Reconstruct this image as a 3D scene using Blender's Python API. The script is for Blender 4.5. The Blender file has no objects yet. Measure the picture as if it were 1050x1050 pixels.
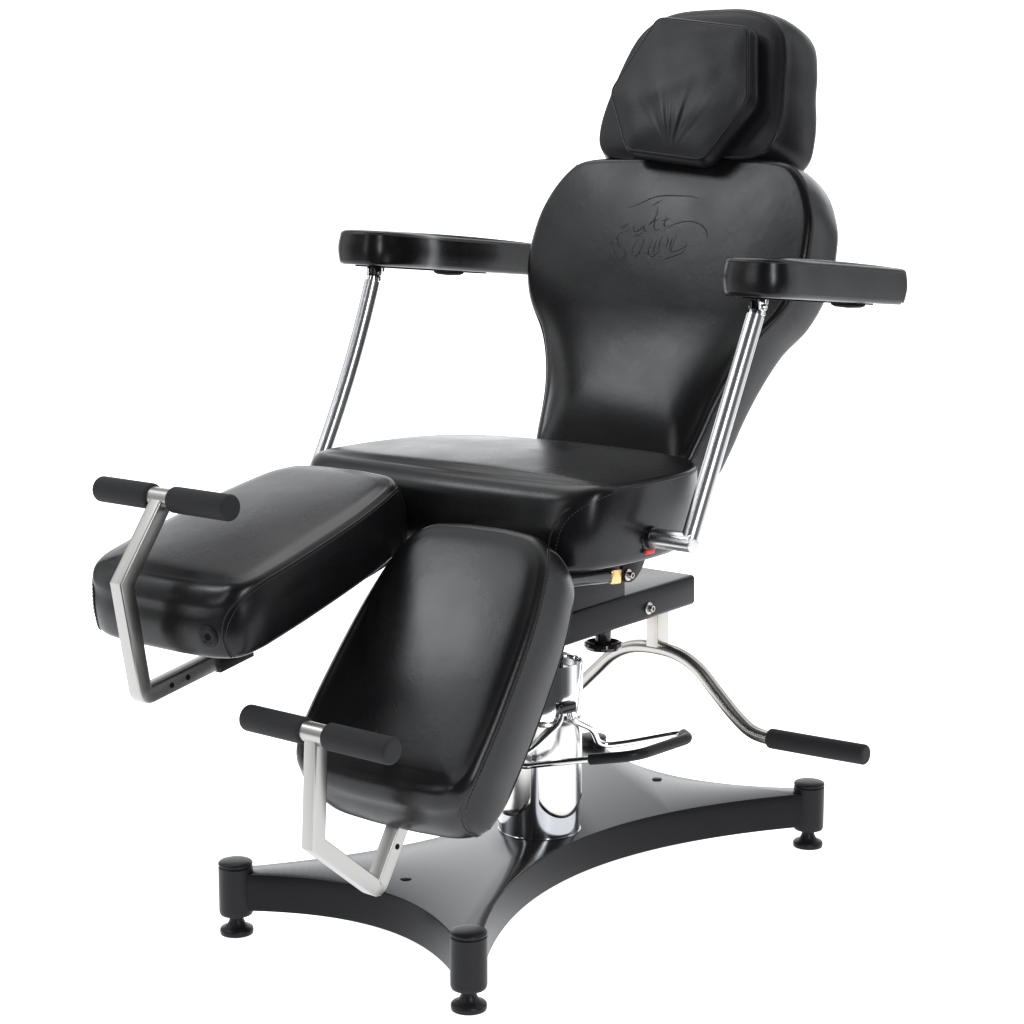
import bpy, math, random
from mathutils import Vector as V, Matrix
from mathutils.bvhtree import BVHTree

random.seed(7)
scene = bpy.context.scene
COL = scene.collection
PI = math.pi
sin, cos, rad = math.sin, math.cos, math.radians

# ------------------------------------------------------------------ materials
def new_mat(name):
    m = bpy.data.materials.new(name); m.use_nodes = True
    nt = m.node_tree
    return m, nt, nt.nodes['Principled BSDF']

def link(nt, a, b): nt.links.new(a, b)

def leather(name, base, rough, grain=0.10, crease=0.06, spec=0.4, scale=1.0):
    m, nt, p = new_mat(name)
    N = nt.nodes
    tc = N.new('ShaderNodeTexCoord')
    vo = N.new('ShaderNodeTexVoronoi'); vo.feature = 'DISTANCE_TO_EDGE'; vo.inputs['Scale'].default_value = 420 * scale
    no = N.new('ShaderNodeTexNoise'); no.inputs['Scale'].default_value = 26 * scale; no.inputs['Detail'].default_value = 6
    n2 = N.new('ShaderNodeTexNoise'); n2.inputs['Scale'].default_value = 7 * scale; n2.inputs['Detail'].default_value = 4
    for t in (vo, no, n2): link(nt, tc.outputs['Object'], t.inputs['Vector'])
    b1 = N.new('ShaderNodeBump'); b1.inputs['Strength'].default_value = grain; b1.inputs['Distance'].default_value = 0.0012
    b2 = N.new('ShaderNodeBump'); b2.inputs['Strength'].default_value = crease; b2.inputs['Distance'].default_value = 0.006
    n3 = N.new('ShaderNodeTexNoise'); n3.inputs['Scale'].default_value = 150 * scale; n3.inputs['Detail'].default_value = 3
    link(nt, tc.outputs['Object'], n3.inputs['Vector'])
    b3 = N.new('ShaderNodeBump'); b3.inputs['Strength'].default_value = 0.055; b3.inputs['Distance'].default_value = 0.0016
    link(nt, n3.outputs['Fac'], b3.inputs['Height'])
    link(nt, vo.outputs['Distance'], b1.inputs['Height'])
    link(nt, no.outputs['Fac'], b2.inputs['Height'])
    link(nt, b2.outputs['Normal'], b3.inputs['Normal']); link(nt, b3.outputs['Normal'], b1.inputs['Normal'])
    link(nt, b1.outputs['Normal'], p.inputs['Normal'])
    mr = N.new('ShaderNodeMapRange'); mr.inputs['To Min'].default_value = rough - 0.05; mr.inputs['To Max'].default_value = rough + 0.06
    mr.inputs['From Min'].default_value = 0.3; mr.inputs['From Max'].default_value = 0.7
    link(nt, n2.outputs['Fac'], mr.inputs['Value']); link(nt, mr.outputs['Result'], p.inputs['Roughness'])
    cr = N.new('ShaderNodeMix'); cr.data_type = 'RGBA'
    cr.inputs['A'].default_value = (*[c * 0.8 for c in base], 1); cr.inputs['B'].default_value = (*[c * 1.25 for c in base], 1)
    link(nt, no.outputs['Fac'], cr.inputs['Factor']); link(nt, cr.outputs['Result'], p.inputs['Base Color'])
    p.inputs['Specular IOR Level'].default_value = spec
    return m

def plain(name, base, rough, metal=0.0, spec=0.5, bump=0.0, bscale=300, stretch=None, var=0.08):
    m, nt, p = new_mat(name)
    N = nt.nodes
    p.inputs['Metallic'].default_value = metal
    p.inputs['Specular IOR Level'].default_value = spec
    tc = N.new('ShaderNodeTexCoord')
    mp = N.new('ShaderNodeMapping')
    if stretch: mp.inputs['Scale'].default_value = stretch
    no = N.new('ShaderNodeTexNoise'); no.inputs['Scale'].default_value = bscale; no.inputs['Detail'].default_value = 4
    link(nt, tc.outputs['Object'], mp.inputs['Vector']); link(nt, mp.outputs['Vector'], no.inputs['Vector'])
    mr = N.new('ShaderNodeMapRange'); mr.inputs['To Min'].default_value = max(0.02, rough * (1 - var * 2)); mr.inputs['To Max'].default_value = rough * (1 + var * 2)
    link(nt, no.outputs['Fac'], mr.inputs['Value']); link(nt, mr.outputs['Result'], p.inputs['Roughness'])
    mx = N.new('ShaderNodeMix'); mx.data_type = 'RGBA'
    mx.inputs['A'].default_value = (*[c * (1 - var) for c in base], 1); mx.inputs['B'].default_value = (*[min(1, c * (1 + var)) for c in base], 1)
    link(nt, no.outputs['Fac'], mx.inputs['Factor']); link(nt, mx.outputs['Result'], p.inputs['Base Color'])
    if bump > 0:
        b = N.new('ShaderNodeBump'); b.inputs['Strength'].default_value = bump; b.inputs['Distance'].default_value = 0.001
        link(nt, no.outputs['Fac'], b.inputs['Height']); link(nt, b.outputs['Normal'], p.inputs['Normal'])
    return m

M = {}
M['leather'] = leather('black_leather', (0.0055, 0.0055, 0.0062), 0.275, 0.07, 0.045, 0.30)
M['soft_leather'] = leather('soft_black_leather', (0.009, 0.009, 0.0105), 0.36, 0.08, 0.10, 0.24)
M['seam'] = plain('leather_welt', (0.006, 0.006, 0.007), 0.45, spec=0.35)
M['thread'] = plain('black_thread', (0.022, 0.022, 0.024), 0.5, spec=0.4)
M['powder'] = plain('black_powder_coat', (0.012, 0.012, 0.013), 0.26, spec=0.10, bump=0.07, bscale=420)
M['powder_top'] = plain('black_powder_coat_top', (0.012, 0.012, 0.013), 0.20, spec=0.36, bump=0.06, bscale=420)
M['black_plastic'] = plain('black_plastic', (0.013, 0.013, 0.014), 0.36, spec=0.17, bump=0.05, bscale=500)
M['gloss_black'] = plain('gloss_black', (0.008, 0.008, 0.009), 0.12, spec=0.5)
M['foam'] = plain('black_foam_grip', (0.017, 0.017, 0.018), 0.75, spec=0.3, bump=0.5, bscale=900)
M['chrome'] = plain('chrome', (0.80, 0.80, 0.81), 0.07, metal=1.0, var=0.04, bscale=40)
M['post_chrome'] = plain('satin_chrome', (0.60, 0.60, 0.61), 0.27, metal=1.0, var=0.01, bscale=60)
M['dark_chrome'] = plain('dark_steel', (0.42, 0.43, 0.45), 0.13, metal=1.0, var=0.05, bscale=60)
M['brushed'] = plain('brushed_steel', (0.38, 0.372, 0.36), 0.30, metal=1.0, bscale=60, stretch=(1, 1, 0.3), var=0.01)
M['satin'] = plain('satin_stainless', (0.47, 0.45, 0.425), 0.27, metal=1.0, bscale=30, var=0.004)
M['skirt'] = plain('polished_steel', (0.62, 0.61, 0.59), 0.20, metal=1.0, bscale=60, stretch=(1, 1, 0.05), var=.06)
M['brass'] = plain('zinc_plated_yellow', (0.72, 0.50, 0.24), 0.25, metal=1.0)
M['red'] = plain('red_sticker', (0.55, 0.02, 0.03), 0.4)
M['hole'] = plain('dark_hole', (0.004, 0.004, 0.004), 0.8, spec=0.1)

# ------------------------------------------------------------------ mesh tools
def obj(name, verts, faces, mat, parent=None, angle=38, label=None):
    me = bpy.data.meshes.new(name)
    me.from_pydata([tuple(v) for v in verts], [], faces)
    me.validate(); me.update()
    import bmesh
    bm = bmesh.new(); bm.from_mesh(me)
    bmesh.ops.recalc_face_normals(bm, faces=bm.faces)
    bm.to_mesh(me); bm.free()
    me.shade_smooth()
    if angle: me.set_sharp_from_angle(angle=rad(angle))
    me.materials.append(mat)
    o = bpy.data.objects.new(name, me); COL.objects.link(o)
    if parent is not None: o.parent = parent
    if label: o['label'] = label
    return o

class MB:
    """collects connected pieces of one part"""
    def __init__(s): s.v = []; s.f = []
    def add(s, vf):
        k = len(s.v); s.v += list(vf[0]); s.f += [tuple(i + k for i in f) for f in vf[1]]
        return s
    def build(s, name, mat, parent=None, angle=38, label=None):
        return obj(name, s.v, s.f, mat, parent, angle, label)

def catmull(pts, n, closed=False):
    pts = [V(p) for p in pts]; L = len(pts); out = []
    segs = L if closed else L - 1
    for i in range(segs):
        if closed: p0, p1, p2, p3 = pts[(i - 1) % L], pts[i], pts[(i + 1) % L], pts[(i + 2) % L]
        else: p0, p1, p2, p3 = pts[max(i - 1, 0)], pts[i], pts[i + 1], pts[min(i + 2, L - 1)]
        a = max((p1 - p0).length, 1e-6) ** .5; b = max((p2 - p1).length, 1e-6) ** .5; c = max((p3 - p2).length, 1e-6) ** .5
        m1 = (p2 - p1) + b * ((p1 - p0) / a - (p2 - p0) / (a + b)) if (p1 - p0).length > 1e-6 else (p2 - p1)
        m2 = (p2 - p1) + b * ((p3 - p2) / c - (p3 - p1) / (b + c)) if (p3 - p2).length > 1e-6 else (p2 - p1)
        for k in range(n):
            t = k / n
            out.append((2 * t**3 - 3 * t**2 + 1) * p1 + (t**3 - 2 * t**2 + t) * m1 + (-2 * t**3 + 3 * t**2) * p2 + (t**3 - t**2) * m2)
    if not closed: out.append(pts[-1])
    return out

def resample(pts, n, closed=True):
    P = list(pts) + ([pts[0]] if closed else [])
    d = [0]
    for i in range(1, len(P)): d.append(d[-1] + (P[i] - P[i - 1]).length)
    tot = d[-1]; out = []; j = 0
    m = n if closed else n - 1
    for i in range(n):
        t = tot * i / m
        while j < len(P) - 2 and d[j + 1] < t: j += 1
        w = (t - d[j]) / max(d[j + 1] - d[j], 1e-9)
        out.append(P[j].lerp(P[j + 1], min(max(w, 0), 1)))
    return out

def round_path(pts, r, n=8):
    """polyline with rounded corners (open)"""
    pts = [V(p) for p in pts]; out = [pts[0]]
    for i in range(1, len(pts) - 1):
        a, b, c = pts[i - 1], pts[i], pts[i + 1]
        d1 = (a - b); d2 = (c - b)
        rr = r[i - 1] if isinstance(r, (list, tuple)) else r
        if rr == 0:
            out.append(b); continue
        k = min(rr, d1.length * .48, d2.length * .48)
        p, q = b + d1.normalized() * k, b + d2.normalized() * k
        for s in range(n + 1):
            t = s / n
            out.append((1 - t)**2 * p + 2 * t * (1 - t) * b + t * t * q)
    out.append(pts[-1]); return out

def tube(path, r, n=20, caps=True, round_end=0.0, closed=False):
    path = [V(p) for p in path]; L = len(path)
    R = list(r) if isinstance(r, (list, tuple)) else [r] * L
    if round_end > 0 and not closed:
        e = round_end
        def endset(p, d, rr):
            return [(p + d * (e * sin(t)), rr - e * (1 - cos(t))) for t in [PI / 2 * k / 5 for k in range(1, 6)]]
        d0 = (path[0] - path[1]).normalized(); d1 = (path[-1] - path[-2]).normalized()
        A = endset(path[0], d0, R[0])[::-1]; B = endset(path[-1], d1, R[-1])
        path = [a[0] for a in A] + path + [b[0] for b in B]
        R = [max(a[1], 1e-5) for a in A] + R + [max(b[1], 1e-5) for b in B]
        L = len(path)
    T = []
    for i in range(L):
        if closed: t = path[(i + 1) % L] - path[i - 1]
        else: t = path[min(i + 1, L - 1)] - path[max(i - 1, 0)]
        T.append(t.normalized())
    up = V((0, 0, 1)) if abs(T[0].z) < .9 else V((0, 1, 0))
    N0 = (up - T[0] * up.dot(T[0])).normalized()
    vs = []; fs = []
    for i in range(L):
        N0 = (N0 - T[i] * N0.dot(T[i])).normalized(); B0 = T[i].cross(N0)
        for k in range(n):
            a = 2 * PI * k / n
            vs.append(path[i] + (N0 * cos(a) + B0 * sin(a)) * R[i])
    rings = L if closed else L - 1
    for i in range(rings):
        for k in range(n):
            a = i * n + k; b = i * n + (k + 1) % n; j = (i + 1) % L
            fs.append((a, b, j * n + (k + 1) % n, j * n + k))
    if caps and not closed:
        fs.append(tuple(range(n - 1, -1, -1))); fs.append(tuple(range((L - 1) * n, L * n)))
    return vs, fs

def sq_tube(pts, w, side, bev=0.003, n=3, corner=0.0):
    """square tube swept along a planar path; side = unit vector normal to the plane"""
    path = round_path(pts, corner, 4) if corner else [V(p) for p in pts]
    side = V(side).normalized(); h = w / 2
    sec = []
    for cx, cy, a0 in ((h - bev, h - bev, 0), (-h + bev, h - bev, PI / 2), (-h + bev, -h + bev, PI), (h - bev, -h + bev, 1.5 * PI)):
        for k in range(n + 1):
            a = a0 + PI / 2 * k / n
            sec.append((cx + bev * cos(a), cy + bev * sin(a)))
    m = len(sec); vs = []; fs = []
    L = len(path)
    for i in range(L):
        if i == 0: t = (path[1] - path[0]).normalized(); nn = side.cross(t); k = 1
        elif i == L - 1: t = (path[-1] - path[-2]).normalized(); nn = side.cross(t); k = 1
        else:
            t1 = (path[i] - path[i - 1]).normalized(); t2 = (path[i + 1] - path[i]).normalized()
            n1, n2 = side.cross(t1), side.cross(t2); nn = (n1 + n2).normalized(); k = 1 / max(nn.dot(n1), .3)
        for x, y in sec: vs.append(path[i] + side * x + nn * (y * k))
    for i in range(L - 1):
        for k in range(m):
            a = i * m + k; b = i * m + (k + 1) % m
            fs.append((a, b, b + m, a + m))
    fs.append(tuple(range(m - 1, -1, -1))); fs.append(tuple(range((L - 1) * m, L * m)))
    return vs, fs

def lathe(profile, o=(0, 0, 0), axis=(0, 0, 1), n=48):
    """profile of (r, h) along axis; r = 0 closes"""
    o = V(o); ax = V(axis).normalized()
    u = ax.orthogonal().normalized(); w = ax.cross(u)
    vs = []; fs = []; rows = []
    for r, h in profile:
        if r <= 1e-6:
            rows.append([len(vs)]); vs.append(o + ax * h)
        else:
            rows.append(list(range(len(vs), len(vs) + n)))
            for k in range(n):
                a = 2 * PI * k / n
                vs.append(o + ax * h + (u * cos(a) + w * sin(a)) * r)
    for A, B in zip(rows, rows[1:]):
        for k in range(n):
            k2 = (k + 1) % n
            if len(A) == 1 and len(B) == 1: continue
            if len(A) == 1: fs.append((A[0], B[k2], B[k]))
            elif len(B) == 1: fs.append((A[k], A[k2], B[0]))
            else: fs.append((A[k], A[k2], B[k2], B[k]))
    return vs, fs

def bbox(c, size, bev=0.003, rot=None, seg=3):
    import bmesh
    bm = bmesh.new(); bmesh.ops.create_cube(bm, size=1.0)
    for v in bm.verts: v.co = V((v.co.x * size[0], v.co.y * size[1], v.co.z * size[2]))
    if bev: bmesh.ops.bevel(bm, geom=list(bm.edges), offset=bev, segments=seg, profile=.5, affect='EDGES')
    m = Matrix.Translation(V(c)) @ (rot.to_4x4() if rot else Matrix())
    bm.verts.index_update()
    vs = [m @ v.co for v in bm.verts]; fs = [tuple(v.index for v in f.verts) for f in bm.faces]
    bm.free(); return vs, fs

def prism(outline, o, a, b, n, T, bev=0.002):
    """flat plate: outline in (a,b), thickness T along -n, softened rim"""
    o, a, b, n = V(o), V(a), V(b), V(n)
    pts = [V((p[0], p[1])) for p in outline]; L = len(pts)
    area = sum(pts[i].x * pts[(i + 1) % L].y - pts[(i + 1) % L].x * pts[i].y for i in range(L))
    if area < 0: pts.reverse()
    nrm = []
    for i in range(L):
        t = pts[(i + 1) % L] - pts[i - 1]; t.normalize(); nrm.append(V((-t.y, t.x)))
    vs = []; fs = []
    for ins, h in ((bev, 0), (bev * .3, -bev * .3), (0, -bev), (0, -T + bev), (bev * .3, -T + bev * .3), (bev, -T)):
        for i in range(L):
            q = pts[i] + nrm[i] * ins
            vs.append(o + a * q.x + b * q.y + n * h)
    for r in range(5):
        for i in range(L):
            j = (i + 1) % L
            fs.append((r * L + i, r * L + j, (r + 1) * L + j, (r + 1) * L + i))
    fs.append(tuple(range(L))); fs.append(tuple(range(6 * L - 1, 5 * L - 1, -1)))
    return vs, fs

# ------------------------------------------------------------------ cushions
class Cushion:
    """upholstered block: outline (u,v) in a frame, top fillet, boxed side, bottom fillet, crowned top"""
    def __init__(s, ctrl, frame, T, rt, rb=0.012, crown=0.01, flare=None, extra=None, N=220, bulge=0.004, center=None, cpow=2.2, smooth=True, rings=26, back_crown=0.0, fall=30, bend=None):
        s.o, s.a, s.b, s.n = [V(x) for x in frame]
        pts = catmull([V((p[0], p[1])) for p in ctrl], 12, True) if smooth else [V((p[0], p[1])) for p in ctrl]
        pts = resample(pts, N)
        area = sum(pts[i].x * pts[(i + 1) % N].y - pts[(i + 1) % N].x * pts[i].y for i in range(N))
        if area < 0: pts.reverse()
        s.p = pts; s.N = N; s.T = T; s.rb = rb; s.crown = crown; s.bulge = bulge; s.cpow = cpow; s.bc = back_crown; s.fall = fall; s.bend = bend
        s.m = []
        for i in range(N):
            t = pts[(i + 2) % N] - pts[i - 2]; t.normalize(); s.m.append(V((-t.y, t.x)))   # inward
        s.rt = [rt(pts[i], -s.m[i]) if callable(rt) else rt for i in range(N)]
        for _ in range(6): s.rt = [(s.rt[i - 1] + 2 * s.rt[i] + s.rt[(i + 1) % N]) / 4 for i in range(N)]
        s.fl = [flare(pts[i], -s.m[i]) if flare else 0 for i in range(N)]
        s.c = V(center) if center else sum(pts, V((0, 0))) / N
        s.extra = extra; s.rings = rings
        s.hw = max(abs(q.x - s.c.x) for q in pts) * 1.04; s.hl = max(abs(q.y - s.c.y) for q in pts) * 1.04
    def pos(s, i, t):
        """t<0 inside top (-1 = centre), 0..1 fillet, 1..2 side, 2..3 bottom fillet"""
        i %= s.N; p, m, rt, rb = s.p[i], s.m[i], s.rt[i], s.rb
        if t <= 0:
            q = p + m * rt; rho = 1 + t
            q = s.c + (q - s.c) * rho
            h = s.crown * max(0, 1 - ((q.x - s.c.x) / s.hw) ** 2) * max(0, 1 - ((q.y - s.c.y) / s.hl) ** 2) * (1 - rho ** s.fall)
            if s.extra: h += s.extra(q, rho)
        elif t <= 1:
            a = t * PI / 2; q = p + m * (rt * (1 - sin(a))); h = -rt * (1 - cos(a))
        elif t <= 2:
            f = t - 1; q = p - m * (s.fl[i] * f + s.bulge * sin(f * PI)); h = -rt + (-s.T + rb + rt) * f
        else:
            a = (t - 2) * PI / 2; q = p - m * s.fl[i] + m * (rb * (1 - cos(a))); h = -s.T + rb - rb * sin(a)
        if s.bend: h += s.bend(q.y)
        return s.o + s.a * q.x + s.b * q.y + s.n * h
    def normal(s, i, t):
        e = .02
        d1 = s.pos(i + 1, t) - s.pos(i - 1, t); d2 = s.pos(i, t + e) - s.pos(i, t - e)
        return d2.cross(d1).normalized() * (1 if d2.cross(d1).dot(s.outdir(i, t)) > 0 else -1)
    def outdir(s, i, t):
        i %= s.N
        o2 = -(s.a * s.m[i].x + s.b * s.m[i].y)
        return (o2 * (.2 + min(max(t, 0), 1)) + s.n * (1.2 - min(max(t, 0), 1))) if t <= 2 else (o2 - s.n * .5)
    def mesh(s):
        N = s.N; K = s.rings
        ts = [-1 + (k / K) for k in range(1, K)] + [0] + [k / 8 for k in range(1, 9)] + [1 + k / 7 for k in range(1, 8)] + [2 + k / 4 for k in range(1, 5)]
        vs = [s.pos(0, -1)]; fs = []
        for t in ts: vs += [s.pos(i, t) for i in range(N)]
        for i in range(N): fs.append((0, 1 + i, 1 + (i + 1) % N))
        R = len(ts)
        for r in range(R - 1):
            for i in range(N):
                j = (i + 1) % N
                fs.append((1 + r * N + i, 1 + (r + 1) * N + i, 1 + (r + 1) * N + j, 1 + r * N + j))
        # underside
        base = 1 + (R - 1) * N
        for k in range(1, 4):
            for i in range(N):
                q = s.p[i] - s.m[i] * s.fl[i] + s.m[i] * s.rb
                q = s.c + (q - s.c) * (1 - k / 4)
                vs.append(s.o + s.a * q.x + s.b * q.y + s.n * ((s.bend(q.y) if s.bend else 0) - s.T - s.bc * (1 - (1 - k / 4) ** 2)))
        rows = [base, base + N, base + 2 * N, base + 3 * N]
        for A, B in zip(rows, rows[1:]):
            for i in range(N):
                j = (i + 1) % N
                fs.append((A + i, B + i, B + j, A + j))
        vs.append(s.o + s.a * s.c.x + s.b * s.c.y - s.n * (s.T + s.bc))
        for i in range(N): fs.append((rows[-1] + (i + 1) % N, rows[-1] + i, len(vs) - 1))
        return vs, fs
    def build(s, name, mat, parent, label=None):
        vs, fs = s.mesh()
        s.bvh = BVHTree.FromPolygons(vs, fs)
        return obj(name, vs, fs, mat, parent, angle=0, label=label)
    def near(s, u, v):
        """index of the outline point nearest to (u,v)"""
        q = V((u, v)); return min(range(s.N), key=lambda i: (s.p[i] - q).length)
    def drape(s, u, v):
        P = s.o + s.a * u + s.b * v + s.n * .3
        h = s.bvh.ray_cast(P, -s.n)
        return h[0] if h[0] else P - s.n * .3
    def seam(s, keys, off=0.0, step=2):
        """keys: (outline index, t) joined along the surface -> points"""
        out = []
        for (i0, t0), (i1, t1) in zip(keys, keys[1:]):
            n = max(int(abs(i1 - i0) / step), int(abs(t1 - t0) * 14), 2)
            for k in range(n):
                w = k / n; i = i0 + (i1 - i0) * w; t = t0 + (t1 - t0) * w
                ii = math.floor(i); f = i - ii
                P = s.pos(ii, t).lerp(s.pos(ii + 1, t), f)
                out.append(P + s.normal(int(round(i)), t) * off)
        i1, t1 = keys[-1]; out.append(s.pos(int(i1), t1) + s.normal(int(i1), t1) * off)
        return out

def smooth_line(P, it=4):
    for _ in range(it):
        P = [P[0]] + [(P[i - 1] + P[i] * 2 + P[i + 1]) / 4 for i in range(1, len(P) - 1)] + [P[-1]]
    return P

def add_seam(c, keys, parent, shift=0.18, welt=0.0019, both=True):
    """piped welt along a cushion seam and a stitched thread beside it"""
    P = smooth_line(c.seam(keys, 0.0))
    obj('welt', *tube(P, welt, 8), M['seam'], parent, angle=0)
    if both:
        keys2 = [(i + shift * 0, t + shift) for i, t in keys] if not isinstance(shift, tuple) else [(i + shift[0], t + shift[1]) for i, t in keys]
        P = smooth_line(c.seam(keys2, 0.0)); L = sum((P[k + 1] - P[k]).length for k in range(len(P) - 1))
        P = resample(P, max(int(L / 0.0011), 8), closed=False)
        Q = []; R = []
        run = 0
        for k, p in enumerate(P):
            ph = (k * 0.0011 % 0.0062) / 0.0062
            lift = 0.0001 if ph < .66 else -0.0011
            h = c.bvh.find_nearest(p)
            nn = h[1] if h[0] else V((0, 0, 1))
            Q.append((h[0] if h[0] else p) + nn * lift); R.append(0.00065)
        obj('stitching', *tube(Q, R, 5), M['thread'], parent, angle=0)

# ------------------------------------------------------------------ the chair
chair = bpy.data.objects.new('tattoo_chair', None); COL.objects.link(chair)
chair['label'] = 'black leather reclining tattoo chair with split leg rests and steel foot bars on white floor'
chair['category'] = 'chair'
X, Y, Z = V((1, 0, 0)), V((0, 1, 0)), V((0, 0, 1))

# ---- base plate: four concave edges between the corner posts
def arc3(p, q, m, n):
    p, q, m = V(p), V(q), V(m)
    ctrl = 2 * m - (p + q) / 2
    return [((1 - t)**2) * p + 2 * t * (1 - t) * ctrl + t * t * q for t in [k / n for k in range(n + 1)]]
PX, PY = 0.26, 0.508
ol = []
ol += arc3((-.238, -PY - .006), (.238, -PY - .006), (0, -.428), 40)
ol += arc3((.270, -PY + .02), (.270, PY - .02), (.094, 0), 60)
ol += arc3((.238, PY + .006), (-.238, PY + .006), (0, .428), 40)
ol += arc3((-.270, PY - .02), (-.270, -PY + .02), (-.094, 0), 60)
base = obj('base_plate', *prism(ol, (0, 0, .111), X, Y, Z, .066, .0025), M['powder_top'], chair, angle=30)
base.data.materials.append(M['powder'])
for f in base.data.polygons: f.material_index = 0 if f.normal.z > .7 else 1
for hx, hy in ((-.010, .385), (-.007, -.356)):
    obj('hole_plug', *lathe([(.0095, .1112), (.0095, .1122), (.0085, .1130), (0, .1134)], (hx, hy, 0), n=28), M['black_plastic'], base)
for sx in (-1, 1):
    for sy in (-1, 1):
        c = (sx * PX, sy * PY, 0)
        post = obj('corner_post', *lathe([(0, .034), (.024, .034), (.0275, .0355), (.0290, .039), (.0293, .043), (.0293, .119), (.0280, .1205), (0, .1205)], c), M['black_plastic'], chair)
        obj('cap', *lathe([(.0265, .1205), (.0265, .1222), (.0288, .1226), (.0295, .1240), (.0293, .1262), (.0275, .1282), (.022, .1300), (.012, .1313), (0, .1317)], c), M['black_plastic'], post)
        obj('levelling_foot', *lathe([(.0115, .036), (.0115, .030), (.0125, .024), (.0155, .0175), (.0205, .0135), (.0265, .0112), (.0284, .009), (.0288, .005), (.0280, .0005), (0, 0)], c), M['black_plastic'], post)

# ---- hydraulic column
column = obj('hydraulic_column', *lathe([(.0, .105), (.0735, .105), (.0735, .405), (0, .405)], n=72), M['dark_chrome'], chair)
obj('flange', *lathe([(.0735, .1112), (.0752, .1112), (.0752, .1135), (.0746, .1142), (.0735, .1142)], n=72), M['dark_chrome'], column)
obj('sleeve', *lathe([(.0745, .405), (.0745, .332), (.0770, .331), (.0770, .4235), (.0760, .4255), (.0735, .4255), (.0725, .423), (.0725, .405)], n=96), M['chrome'], column)
def skirt():
    n = 240; az0 = rad(-14); half = rad(42.5); vs = []; fs = []; rows = 14; r = .0762
    for k in range(n):
        th = 2 * PI * k / n
        d = (th - az0 + PI / 4) % (PI / 2) - PI / 4
        x = abs(d) / half
        zb = .150 + .052 * (1 - math.sqrt(max(0, 1 - min(x, 1) ** 2))) if x < 1 else .318
        if x >= .93: zb = max(zb, .150 + .052 + (min(x, 1.0) - .93) / .07 * .10) if x < 1 else .318
        for j in range(rows + 1):
            z = .3305 + (zb - .3305) * j / rows
            vs.append(V((r * cos(th), r * sin(th), z)))
    for k in range(n):
        k2 = (k + 1) % n
        for j in range(rows):
            fs.append((k * (rows + 1) + j, k * (rows + 1) + j + 1, k2 * (rows + 1) + j + 1, k2 * (rows + 1) + j))
    o = obj('skirt', vs, fs, M['skirt'], column, angle=60)
    md = o.modifiers.new('thickness', 'SOLIDIFY'); md.thickness = .0016; md.offset = -1
skirt()
obj('piston', *lathe([(0, .40), (.042, .40), (.042, .485), (0, .485)], n=48), M['gloss_black'], column)
obj('top_plate', *lathe([(.0724, .4105), (.042, .414)], n=72), M['dark_chrome'], column)

# ---- foot pump pedal: bent rods that hang from a black pivot block and loop out to one side
pivot_az = rad(-16)
pb = V((cos(pivot_az), sin(pivot_az), 0)); pt = V((-sin(pivot_az), cos(pivot_az), 0))
pedal_path = [pb * .081 - pt * .010 + Z * .352, pb * .083 - pt * .016 + Z * .328,
              V((.046, -.083, .283)), V((.018, -.098, .262)), V((.036, -.094, .255)), V((.052, -.083, .258)), V((.1425, -.0375, .275)),
              V((.222, -.012, .290)), V((.229, .138, .290)), V((.198, .163, .289)), V((.118, .112, .268)), V((.086, .090, .262)), V((.074, .077, .268)), V((.082, .05, .30)),
              pb * .083 + pt * .016 + Z * .328, pb * .081 + pt * .010 + Z * .352]
pp = round_path(pedal_path, [.02, .02, .012, .012, .02, .03, .035, .03, .03, .03, .012, .012, .02, .02], 8)
pedal = obj('pump_pedal', *tube(pp, .0056, 16), M['chrome'], chair)
rs = round_path([V((.1425, -.0375, .275)), V((.222, -.012, .290)), V((.229, .138, .290)), V((.206, .156, .2895))], [.035, .03], 10)
obj('rubber_sleeve', *tube(rs, .0098, 20, round_end=.003), M['black_plastic'], pedal)
obj('pivot_block', *bbox(pb * .081 + Z * .354, (.014, .036, .020), .004, Matrix.Rotation(pivot_az, 3, 'Z')), M['gloss_black'], pedal)

# ---- frame beam under the seat
tl = Matrix.Rotation(rad(1.3), 3, 'X')
beam = obj('frame_beam', *bbox((0, .085, .4985), (.17, .57, .058), .008, tl), M['powder'], chair)
def bolt(c, axis, r, mat, parent, name='bolt'):
    ax = V(axis).normalized(); c = V(c)
    return obj(name, *lathe([(r * 1.75, .0004), (r * 1.75, .002), (r * 1.6, .0026), (r, .0026), (r, .0095), (r * .85, .011), (r * .55, .011), (r * .5, .006), (0, .006)], c, ax, 28), mat, parent)
bolt((.0852, .214, .4945), X, .0066, M['satin'], beam)
bolt((-.0852, .214, .4945), -X, .0066, M['satin'], beam)
obj('stop_buffer', *lathe([(0, .4275), (.020, .4275), (.031, .4300), (.0355, .4365), (.0345, .4425), (.0300, .4440), (.0235, .4385), (.0155, .4370), (.0140, .442), (.0150, .462), (.0150, .478)], (.05, .122, 0)), M['gloss_black'], beam)

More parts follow.
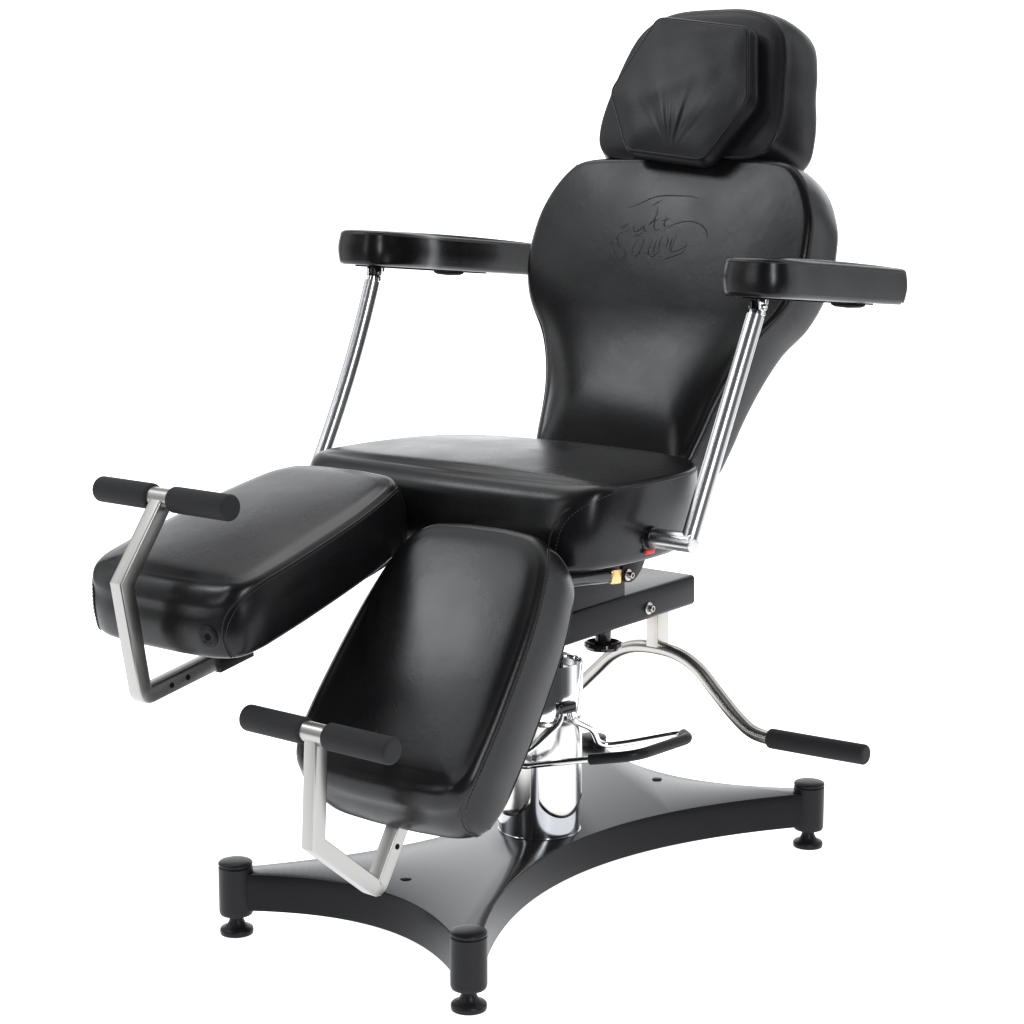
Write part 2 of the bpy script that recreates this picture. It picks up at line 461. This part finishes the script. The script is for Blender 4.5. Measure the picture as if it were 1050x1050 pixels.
# ---- recline lever
lp = catmull([(-.305, .3595, .2465), (-.2626, .3595, .2474), (-.222, .3595, .2535), (-.187, .3595, .2756), (-.1423, .3595, .3154), (-.0974, .3595, .3557), (-.055, .3595, .3755), (0, .3595, .3815),
              (.055, .3595, .3755), (.0974, .3595, .3557), (.1423, .3595, .3154), (.187, .3595, .2756), (.222, .3595, .2535), (.2626, .3595, .2474), (.305, .3595, .2475)], 10)
lever = obj('recline_lever', *tube(lp, .0134, 28), M['satin'], chair)
for s in (-1, 1):
    g = [V((s * .266, .3595, .2475)), V((s * .36, .3595, .2495)), V((s * .459, .3595, .2520))]
    obj('foam_grip', *tube(g, .0188, 28, round_end=.006), M['foam'], lever)
obj('bracket', *bbox((0, .3595, .432), (.026, .026, .098), .002), M['satin'], lever)
obj('bracket_plate', *bbox((.0155, .3600, .432), (.004, .038, .092), .0015), M['satin'], lever)

# ---- seat
seat_ctrl = []
half = [(0, -.302), (.10, -.299), (.20, -.294), (.276, -.284), (.312, -.258), (.327, -.21), (.334, -.13), (.331, -.05), (.318, .008), (.294, .056), (.258, .094), (.20, .122), (.11, .138), (0, .142)]
seat_ctrl = half + [(-x, y) for x, y in half[-2:0:-1]]
def seat_rt(p, nrm):
    f = max(0, -nrm.y); return .011 + .034 * f ** 1.5
def seat_extra(q, rho):
    return 0
seat = Cushion(seat_ctrl, ((0, 0, .800), X, Y, Z), .138, seat_rt, .016, .017, extra=None, N=260, bulge=.005, cpow=2.4,
               flare=lambda p, n: -.012 * max(0, n.y) - .010 * abs(n.x))
seat_o = seat.build('seat', M['leather'], chair)
def side_seam(c, s, top_u, front, back, parent, tt=.62, bottom=2.2, shift=(0, .16)):
    """welt along one long side, turning down at the front corner"""
    i_front = c.near(s * front[0], front[1]); i_back = c.near(s * back[0], back[1])
    return i_front, i_back
def run_keys(i0, i1, N):
    d = (i1 - i0) % N
    if d > N / 2: d -= N
    return i0, i0 + d
for s in (1, -1):
    i0, i1 = run_keys(seat.near(s * .258, -.272), seat.near(s * .285, .066), seat.N)
    d = 1 if i1 > i0 else -1
    keys = [(i0 - d * 1, 2.3), (i0 - d * 2, 1.7), (i0 + d * 0, 1.1), (i0 + d * 3, .85), (i0 + d * 8, .75), (i1, .75)]
    add_seam(seat, keys, seat_o, shift=(d * 1.6, .11))

# ---- seat base and pivots below it
pan = obj('seat_pan', *bbox((0, -.03, .640), (.26, .36, .036), .006), M['powder'], chair)
for s in (1, -1):
    # lobed hinge plate between seat pan and beam
    hp = catmull([(-.040, .05), (.060, .05), (.058, .02), (.040, -.012), (.012, -.030), (-.010, -.026), (-.020, -.008), (-.018, .012), (-.034, .026)], 8, True)
    plate = obj('hinge_plate', *prism([(p.x, p.y) for p in hp], (s * .146, .066, .604), Y, Z, X, .006, .001), M['powder'], chair)
    bolt((s * .147 + (0 if s > 0 else -.007), .062, .5885), X * s, .0060, M['satin'], plate)
    strut = obj('gas_strut', *tube([(s * .136, -.215, .612), (s * .136, .012, .5915)], .0125, 24), M['gloss_black'], chair)
    obj('brass_end', *bbox((s * .138, .027, .5905), (.022, .030, .026), .003, Matrix.Rotation(rad(-5), 3, 'X')), M['brass'], strut)
obj('lift_mast', *bbox((0, .02, .575), (.16, .26, .12), .006), M['powder'], chair)

# ---- backrest
tb = math.atan(.358)
bn = V((0, -cos(tb), sin(tb))); bv = V((0, sin(tb), cos(tb)))
b0 = V((0, .237, .80))
bh = [(0, -.062), (.10, -.062), (.155, -.056), (.177, -.032), (.184, .0), (.189, .03), (.195, .07), (.213, .135), (.243, .20), (.283, .25), (.305, .30), (.314, .345), (.313, .39), (.307, .435), (.293, .47), (.279, .495), (.260, .518), (.238, .534), (.205, .542), (.10, .545), (0, .545)]
b_ctrl = bh + [(-x, y) for x, y in bh[-2:0:-1]]
def lumbar(y):
    t = min(1, max(0, (.25 - y) / .235)); return .021 * t * t * (3 - 2 * t)
def back_extra(q, rho):
    fall = (1 - rho ** 6)
    return fall * lumbar(q.y)
back = Cushion(b_ctrl, (b0, X, bv, bn), .120, .014, .020, .012, extra=back_extra, N=300, bulge=.003, center=(0, .27), cpow=3.0, rings=34, bend=lambda y: .46 * max(0, .20 - y) ** 2, fall=8)
back_o = back.build('backrest', M['leather'], chair)
for s in (1, -1):
    i0, i1 = run_keys(back.near(s * .177, -.032), back.near(s * .245, .53), back.N)
    add_seam(back, [(i0, .75), (i1, .75)], back_o, shift=(0, .20))
# embossed script on the backrest (raised strokes draped on the leather)
def P2(x, y):   # drawing units of the script -> backrest plane
    return (-.008 + (x - 570) * 2.884e-4 + (y - 430) * 6.25e-5, .3965 + (x - 570) * 7e-6 - (y - 430) * 2.5e-4)
strokes = [
 ('T', [[(300, 245), (360, 241), (440, 212), (520, 175), (600, 158), (740, 160), (830, 166), (885, 185)], [(520, 238), (560, 215), (602, 190)],
        [(572, 232), (566, 285), (548, 335), (520, 372), (492, 392)]]),
 ('a', [[(270, 410), (310, 395), (352, 370)], [(395, 385), (378, 412), (400, 438), (440, 415), (470, 385)], [(470, 378), (462, 420), (490, 445)]]),
 ('t', [[(560, 290), (548, 360), (540, 405), (560, 430), (590, 412)], [(505, 372), (545, 355), (590, 340)]]),
 ('t', [[(640, 300), (628, 360), (622, 392), (640, 402)], [(600, 355), (640, 345), (672, 335)]]),
 ('S', [[(352, 432), (300, 440), (258, 465), (248, 500), (275, 545), (312, 585), (322, 618), (300, 648), (268, 668)], [(190, 545), (215, 515), (245, 530), (285, 580)],
        [(185, 580), (198, 640), (236, 695), (268, 730)], [(212, 545), (228, 600), (262, 650)]]),
 ('o', [[(432, 482), (398, 530), (372, 590), (378, 620), (412, 622), (440, 575), (462, 500), (432, 482)], [(380, 478), (425, 462), (455, 440)]]),
 ('u', [[(540, 482), (516, 545), (500, 605), (530, 632), (560, 612), (592, 588)], [(612, 468), (590, 530), (580, 590)], [(565, 500), (548, 560), (540, 600)]]),
 ('l', [[(722, 440), (700, 520), (678, 592), (720, 585), (765, 566), (794, 545), (780, 508)], [(655, 470), (650, 520), (640, 570)], [(690, 470), (676, 530), (660, 590)],
        [(590, 672), (640, 645), (700, 625), (760, 600), (800, 552)], [(590, 440), (660, 402), (740, 368), (820, 360), (892, 380), (936, 422), (952, 468), (930, 490)]]),
]
logo = MB()
for ch, ss in strokes:
    for st in ss:
        q = catmull([(*P2(*p), 0) for p in st], 6)
        q = [back.drape(p.x, p.y) - bn * .0009 for p in q]
        n = len(q)
        logo.add(tube(q, [.0007 + .0011 * math.sin(PI * (.08 + .84 * k / (n - 1))) for k in range(n)], 8))
logo.build('embossed_script', M['leather'], back_o, angle=0)
# hinge straps and rear support between seat and backrest
for s in (1, -1):
    hs = round_path([V((s * .12, .02, .655)), V((s * .12, .20, .675)), V((s * .12, .36, .90))], .06, 8)
    obj('back_strap', *sq_tube(hs, .022, X, .002), M['powder'], chair)
    tab = catmull([(-.02, .02), (.012, .022), (.024, .0), (.016, -.03), (-.004, -.045), (-.024, -.03)], 6, True)
    obj('corner_flap', *prism([(p.x, p.y) for p in tab], (s * .235, .085, .752), Y, Z, X, .006, .001), M['leather'], seat_o)

# ---- headrest
hh = [(0, .540), (.10, .541), (.150, .543), (.182, .551), (.199, .573), (.2035, .605), (.201, .64), (.193, .68), (.179, .735), (.158, .787), (.128, .815), (.085, .831), (0, .835)]
h_ctrl = [(x + (.009 * math.exp(-((y - .77) / .06) ** 2) if x > 0 else 0), y) for x, y in hh + [(-x, y) for x, y in hh[-2:0:-1]]]
head = Cushion(h_ctrl, (b0, X, bv, bn), .118, .007, .024, .014, N=240, bulge=.006, cpow=3.0, center=(0, .68),
               flare=lambda p, n: .012 * max(0, n.y) + (.010 + .013 * max(0, min(1, (.72 - p.y) / .16)) ** 1.5) * abs(n.x))
head_o = head.build('headrest', M['soft_leather'], chair)
i0 = head.near(.10, .541); i1 = head.near(-.10, .541)
d = (i1 - i0) % head.N
add_seam(head, [(i0, .8), (i0 + d, .8)] if d > head.N / 2 else [(i0, .8), (i0 + d - head.N, .8)], head_o, both=False, welt=.0016)
obj('head_post', *bbox(b0 + bv * .52 - bn * .07, (.10, .012, .16), .002, Matrix.Rotation(-tb, 3, 'X')), M['brushed'], head_o)
for s in (-1, 1):
    pass
# strapped face pillow, tilted a few degrees on the headrest
pc = [(-.084, .804), (.124, .776), (.158, .634), (.086, .521), (-.092, .541), (-.159, .658)]
def round_poly(pts, r, n=6):
    out = []; L = len(pts)
    for i in range(L):
        a, b, c = V(pts[i - 1]), V(pts[i]), V(pts[(i + 1) % L])
        p = b + (a - b).normalized() * r; q = b + (c - b).normalized() * r
        out += [((1 - t)**2) * p + 2 * t * (1 - t) * b + t * t * q for t in [k / n for k in range(n + 1)]]
    return [(p.x, p.y) for p in out]
def pillow_extra(q, rho):
    dx, dy = q.x - .012, q.y - .530
    ang = math.atan2(dx, max(dy, .004)); dist = math.hypot(dx, dy)
    amp = .0008 * math.exp(-((dist - .050) / .070) ** 2) * math.exp(-((ang + .08) / .55) ** 2)
    w = amp * (sin(ang * 15 + .6 + dist * 8) + .6 * sin(ang * 26 + 1.1 - dist * 14) + .35 * sin(ang * 41 + 2 + dist * 20))
    w += .0008 * sin(q.x * 60 + q.y * 25) * (1 - rho ** 2) + .0006 * sin(q.y * 75 - q.x * 30 + 1) * (1 - rho ** 3)
    return w * (1 - rho ** 40)
pil = Cushion(round_poly(pc, .016), (b0 + bn * .049, X, bv, bn), .050, .0050, .010, .009, extra=pillow_extra, fall=9, N=300, bulge=.008, cpow=2.5, smooth=False, center=(0, .655), rings=44)
pil_o = pil.build('face_pillow', M['soft_leather'], head_o)
obj('welt', *tube(smooth_line([pil.pos(i, .6) for i in range(pil.N)], 1), .0019, 8, closed=True), M['soft_leather'], pil_o, angle=0)

# ---- armrests
def pad(side, o, tilt=rad(4.6), ext=0.0):
    a = X * side; b = V((0, cos(tilt), -sin(tilt))); n = V((0, sin(tilt), cos(tilt)))
    ol = [(-.012, .000), (.012, .000), (.037, .006), (.054, .023), (.061, .056), (.061, .16), (.061, .28), (.061, .40), (.0595, .412), (.052, .416), (.02, .417), (-.008, .415), (-.018, .405), (-.020, .36), (-.022, .28), (-.032, .21), (-.050, .15), (-.059, .10), (-.060, .056), (-.053, .023), (-.036, .006)]
    ol = [(x, y + (ext if y > .27 else 0)) for x, y in ol]
    c = Cushion(ol, (o, a, b, n), .0635, .010, .009, .005, N=220, bulge=.003, cpow=4)
    arm = c.build('armrest', M['leather'], chair)
    obj('welt', *tube(smooth_line([c.pos(i, .8) for i in range(c.N)], 2), .0011, 8, closed=True), M['seam'], arm, angle=0)
    o = V(o)
    base_p = catmull([(-.018, .03), (.02, .03), (.030, .06), (.035, .3), (.02, .39), (0, .39), (-.006, .28), (-.030, .15), (-.035, .06)], 8, True)
    obj('under_plate', *prism([(p.x, p.y) for p in base_p], o - n * .0637, a, b, n, .0025, .0008), M['hole'], arm)
    obj('pivot_cap', *lathe([(.030, 0), (.029, .003), (.022, .006), (0, .0075)], o + b * .30 + a * .022 - n * .066, -n, 32), M['hole'], arm)
    obj('fixing_bolt', *lathe([(.006, 0), (.006, .007), (.005, .008), (0, .008)], o + b * .075 - a * .005 - n * .066, -n, 16), M['satin'], arm)
    zp = o + b * .415 + a * .058 - n * .054
    obj('zip_puller', *tube([zp, zp + b * .006 - n * .004, zp + b * .012 - n * .010], .0016, 8), M['chrome'], arm)
    return o, a, b, n
def support(side, pts, top_dir, rod_y, rod_z, x0, x1):
    A, B, D = [V(q) for q in pts]; Q = 2 * B - (A + D) / 2
    path = [(1 - t)**2 * A + 2 * t * (1 - t) * Q + t * t * D for t in [k / 40 for k in range(41)]]
    s = obj('arm_support', *tube(path, .0150, 40), M['post_chrome'], chair)
    e = path[-1]; t = (path[-1] - path[-2]).normalized()
    obj('end_plug', *tube([e - t * .002, e + t * .008], .0118, 24), M['chrome'], s)
    for k in (-1, 1):
        obj('clevis', *bbox(e + t * .014 + X * (k * .0085), (.004, .017, .026), .0015), M['gloss_black'] if k * side < 0 else M['chrome'], s)
        obj('hinge_bolt', *lathe([(.0055, 0), (.0055, .004), (.004, .0055), (.002, .0055), (0, .003)], e + t * .016 + X * (k * .0105), X * k, 18), M['satin'], s)
    obj('hinge_block', *bbox(e + t * .024, (.012, .016, .024), .002), M['gloss_black'], s)
    rod = obj('rod', *tube([V((side * x0, rod_y, rod_z)), V((side * x1, rod_y, rod_z))], .0162, 32, round_end=.002), M['post_chrome'], s)
    ov = [(.021 * cos(t), .029 * sin(t)) for t in [2 * PI * k / 48 for k in range(48)]]
    obj('rod_socket', *prism(ov, (side * (x0 + .006), rod_y, rod_z + .004), Y, Z, X * side, .020, .003), M['gloss_black'], s)
    obj('socket_collar', *tube([V((side * x0, rod_y, rod_z)), V((side * (x0 + .013), rod_y, rod_z))], .0185, 32, round_end=.002), M['gloss_black'], s)
    obj('sticker', *bbox((side * (x0 + .0045), rod_y - .001, rod_z - .0235), (.006, .026, .008), .002), M['red'], s)
pad(1, (.4120, .010, 1.1530), ext=.020)
pad(-1, (-.4190, -.026, 1.1790), ext=.128)
support(1, [(.405, -.128, .708), (.4085, -.0425, .882), (.410, .046, 1.056)], None, -.130, .7035, .324, .413)
support(-1, [(-.405, -.170, .708), (-.4085, -.0655, .895), (-.410, .013, 1.083)], None, -.172, .7035, .324, .413)

# ---- leg rests
def leg_rest(side, o, yaw, tilt, bar, xb, gy, label):
    a = V((cos(yaw), sin(yaw), 0)); fw = V((sin(yaw), -cos(yaw), 0))
    b = fw * cos(tilt) - Z * sin(tilt); n = fw * sin(tilt) + Z * cos(tilt)
    lh = [(0, -.028), (.06, -.026), (.108, -.016), (.140, .018), (.156, .070), (.168, .14), (.176, .25), (.178, .34), (.174, .395), (.158, .428), (.125, .443), (.06, .449), (0, .450)]
    ctrl = lh + [(-x, y) for x, y in lh[-2:0:-1]]
    c = Cushion(ctrl, (o, a, b, n), .112, lambda p, nr: .016 + .024 * max(0, nr.y) ** 1.5 + .006 * max(0, -nr.y) ** 2, .014, .012, N=260, bulge=.004, cpow=2.6, center=(0, .22),
                flare=lambda p, nr: .012 * max(0, nr.y))
    lr = c.build('leg_rest', M['leather'], chair, label)
    for s in (1, -1):
        i0, i1 = run_keys(c.near(s * .150, .432), c.near(s * .118, .006), c.N)
        d = 1 if i1 > i0 else -1
        keys = [(i0 - d * 1, 2.4), (i0 - d * 2, 1.6), (i0 - d * 1, 1.15), (i0 + d * 3, .85), (i0 + d * 9, .72), (i1 - d * 6, .72), (i1, .9), (i1 + d * 2, 1.5), (i1 + d * 2, 2.2)]
        add_seam(c, keys, lr, shift=(d * .8, .14))
        j0, j1 = run_keys(c.near(s * .158, .428), c.near(s * .12, .003), c.N)
        obj('welt', *tube(smooth_line(c.seam([(j0, 2.25), (j1, 2.25)])), .0012, 8), M['seam'], lr, angle=0)
    # vent eyelet on the toe face
    ie = c.near(.118, .443)
    pe = c.pos(ie, 1.55); ne = c.normal(ie, 1.55)
    if side < 0: obj('eyelet', *lathe([(.0175, -.002), (.0175, .0008), (.0160, .0018), (.0105, .0018), (.0095, .0005), (.0060, .0005), (.0055, -.001)], pe, ne, 32), M['black_plastic'], lr); obj('eyelet_hole', *lathe([(.0062, .0004), (0, .0004)], pe, ne, 24), M['hole'], lr)
    o = V(o)
    # board and bar socket underneath
    bd = catmull([(-.12, .03), (.12, .03), (.135, .2), (.13, .40), (-.13, .40), (-.135, .2)], 8, True)
    obj('under_board', *prism([(p.x, p.y) for p in bd], o - n * .1125, a, b, n, .012, .002), M['powder'], lr)
    # foot bar
    path = [V((xb, y, z)) for y, z in bar]
    fb = obj('foot_bar', *sq_tube(path, .0265, X, .0030, 3, corner=[0, .013]), M['brushed'], chair)
    top = path[0]
    obj('cross_sleeve', *tube([V((xb - .034, top.y, gy)), V((xb + .034, top.y, gy))], .0158, 28), M['brushed'], fb)
    for s in (1, -1):
        g = [V((xb + s * .0275 + .002, top.y, gy)), V((xb + s * .08 + .003, top.y, gy)), V((xb + s * .1425 + .004, top.y, gy))]
        obj('foam_grip', *tube(g, .0205, 32, round_end=.006), M['foam'], fb)
    e0, e1 = path[-2], path[-1]; t = (e1 - e0).normalized(); up = X.cross(t)
    L = (e1 - e0).length
    for k in ((.42, .70) if side < 0 else (.66,)):
        obj('locating_hole', *lathe([(.0045, 0.0004), (.0045, .0008), (0, .0008)], e0 + t * (L * k * .6) + X * .0133, X, 18), M['hole'], fb)
    sk = obj('bar_socket', *sq_tube([e0 + t * (L * .74), e1 + t * .02], .036, X, .003), M['powder'], lr)
    q = e0 + t * (L * .85); 
    # struts from the socket up to the board
    foot = o + b * .30 - n * .122
    obj('socket_bracket', *sq_tube([e0 + t * (L * .8), q.lerp(V((xb, foot.y, foot.z)), 1.0)], .024, X, .002), M['powder'], lr)
    # hinge arm back to the seat pan
    obj('hinge_arm', *sq_tube([o + a * 0 - n * .118 + b * .20, o - n * .118 + b * .02, V((o.x * .7, -.20, .640))], .026, a, .002), M['powder'], lr)
    return c
leg_rest(-1, (-.152, -.352, .792), 0.0, .275,
         [(-.7465, .7955), (-.8326, .6755), (-.8007, .4945), (-.60, .532)], -.150, .7968, 'raised leg rest')
leg_rest(1, (.170, -.378, .722), .05, .89,
         [(-.7462, .476), (-.7557, .3144), (-.6235, .2080), (-.53, .360)], 0.170, .4801, 'lowered leg rest')

# ------------------------------------------------------------------ setting: a white studio sweep
def glow_paper(name, strength):
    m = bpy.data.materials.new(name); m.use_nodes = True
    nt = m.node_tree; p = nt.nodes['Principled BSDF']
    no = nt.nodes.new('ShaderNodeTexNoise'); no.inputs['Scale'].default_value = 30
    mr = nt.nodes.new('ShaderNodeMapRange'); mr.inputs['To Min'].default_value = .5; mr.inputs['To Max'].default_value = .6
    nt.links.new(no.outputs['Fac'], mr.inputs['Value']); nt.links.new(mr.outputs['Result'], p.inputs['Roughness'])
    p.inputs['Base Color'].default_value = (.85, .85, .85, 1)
    p.inputs['Emission Color'].default_value = (.96, .97, 1, 1); p.inputs['Emission Strength'].default_value = strength  # added glow keeps the sheets pure white and shadowless
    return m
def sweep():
    # floor, curve and back wall of a white studio, whitened by emission in the material
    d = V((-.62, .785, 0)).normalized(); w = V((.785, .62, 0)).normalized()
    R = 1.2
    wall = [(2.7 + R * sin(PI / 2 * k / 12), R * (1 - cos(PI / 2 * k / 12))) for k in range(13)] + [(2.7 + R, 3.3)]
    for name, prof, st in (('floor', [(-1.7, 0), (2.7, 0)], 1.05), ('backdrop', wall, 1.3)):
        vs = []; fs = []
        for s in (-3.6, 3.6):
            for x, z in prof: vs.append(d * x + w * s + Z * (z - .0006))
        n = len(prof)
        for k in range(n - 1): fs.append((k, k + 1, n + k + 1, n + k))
        o = obj(name, vs, fs, glow_paper('white_glow_paper_' + name, st)); o['kind'] = 'structure'
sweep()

world = bpy.data.worlds.new('World'); scene.world = world; world.use_nodes = True
wn = world.node_tree; bg = wn.nodes['Background']
# unseen surround glow added for fill: dark behind the camera, bright at the sides
tcw = wn.nodes.new('ShaderNodeTexCoord')
dp = wn.nodes.new('ShaderNodeVectorMath'); dp.operation = 'DOT_PRODUCT'; dp.inputs[1].default_value = (.62, -.785, 0)
cr = wn.nodes.new('ShaderNodeValToRGB')
el = cr.color_ramp.elements
el[0].position = .0; el[0].color = (.20, .203, .21, 1); el[1].position = 1.0; el[1].color = (.06, .062, .066, 1)
for pos, v in ((.25, .45), (.38, 2.0), (.47, 1.1), (.57, .30), (.64, .12), (.80, .07)):
    e = el.new(pos); e.color = (v * .97, v * .985, v, 1)
m1 = wn.nodes.new('ShaderNodeMapRange'); m1.inputs['From Min'].default_value = -1; m1.inputs['From Max'].default_value = 1
wn.links.new(tcw.outputs['Generated'], dp.inputs[0]); wn.links.new(dp.outputs['Value'], m1.inputs['Value']); wn.links.new(m1.outputs['Result'], cr.inputs['Fac'])
wn.links.new(cr.outputs['Color'], bg.inputs['Color']); bg.inputs['Strength'].default_value = 1.0

def area(name, loc, target, sx, sy, power, col=(1, 1, 1)):
    l = bpy.data.lights.new(name, 'AREA'); l.shape = 'RECTANGLE'; l.size = sx; l.size_y = sy; l.energy = power; l.color = col
    o = bpy.data.objects.new(name, l); COL.objects.link(o); o.location = loc
    o.rotation_euler = (V(target) - V(loc)).to_track_quat('-Z', 'Y').to_euler()
    return o
area('softbox_high', (-2.15, -2.1, 3.72), (0, 0, .8), 1.4, .8, 32, (.95, .975, 1))
area('strip_left', (-.6, -2.9, 1.7), (0, 0, .9), .40, 2.0, 13, (.97, .985, 1))
area('strip_right', (2.65, -1.41, 1.7), (0, 0, .9), .40, 2.0, 46, (.97, .985, 1))
area('softbox_top', (-.9, .6, 3.0), (0, 0, .7), 1.4, 1.4, 16)

# ------------------------------------------------------------------ camera
az, pitch, roll = -.6794, .1679, .0007
fwd = V((sin(az) * cos(pitch), cos(az) * cos(pitch), -sin(pitch)))
r0 = V((cos(az), -sin(az), 0)); u0 = r0.cross(fwd)
r = r0 * cos(roll) + u0 * sin(roll); u = -r0 * sin(roll) + u0 * cos(roll)
cam = bpy.data.cameras.new('camera'); co = bpy.data.objects.new('camera', cam); COL.objects.link(co)
cam.sensor_width = 36; cam.lens = 2167.8 / 1050 * 36; cam.clip_end = 100; cam.clip_start = .05
mw = Matrix.Identity(4)
for k in range(3):
    mw[k][0] = r[k]; mw[k][1] = u[k]; mw[k][2] = -fwd[k]
mw[0][3], mw[1][3], mw[2][3] = 2.2774, -2.8995, 1.3176
co.matrix_world = mw
scene.camera = co
scene.view_settings.view_transform = 'Standard'; scene.view_settings.look = 'None'
scene.view_settings.exposure = 0
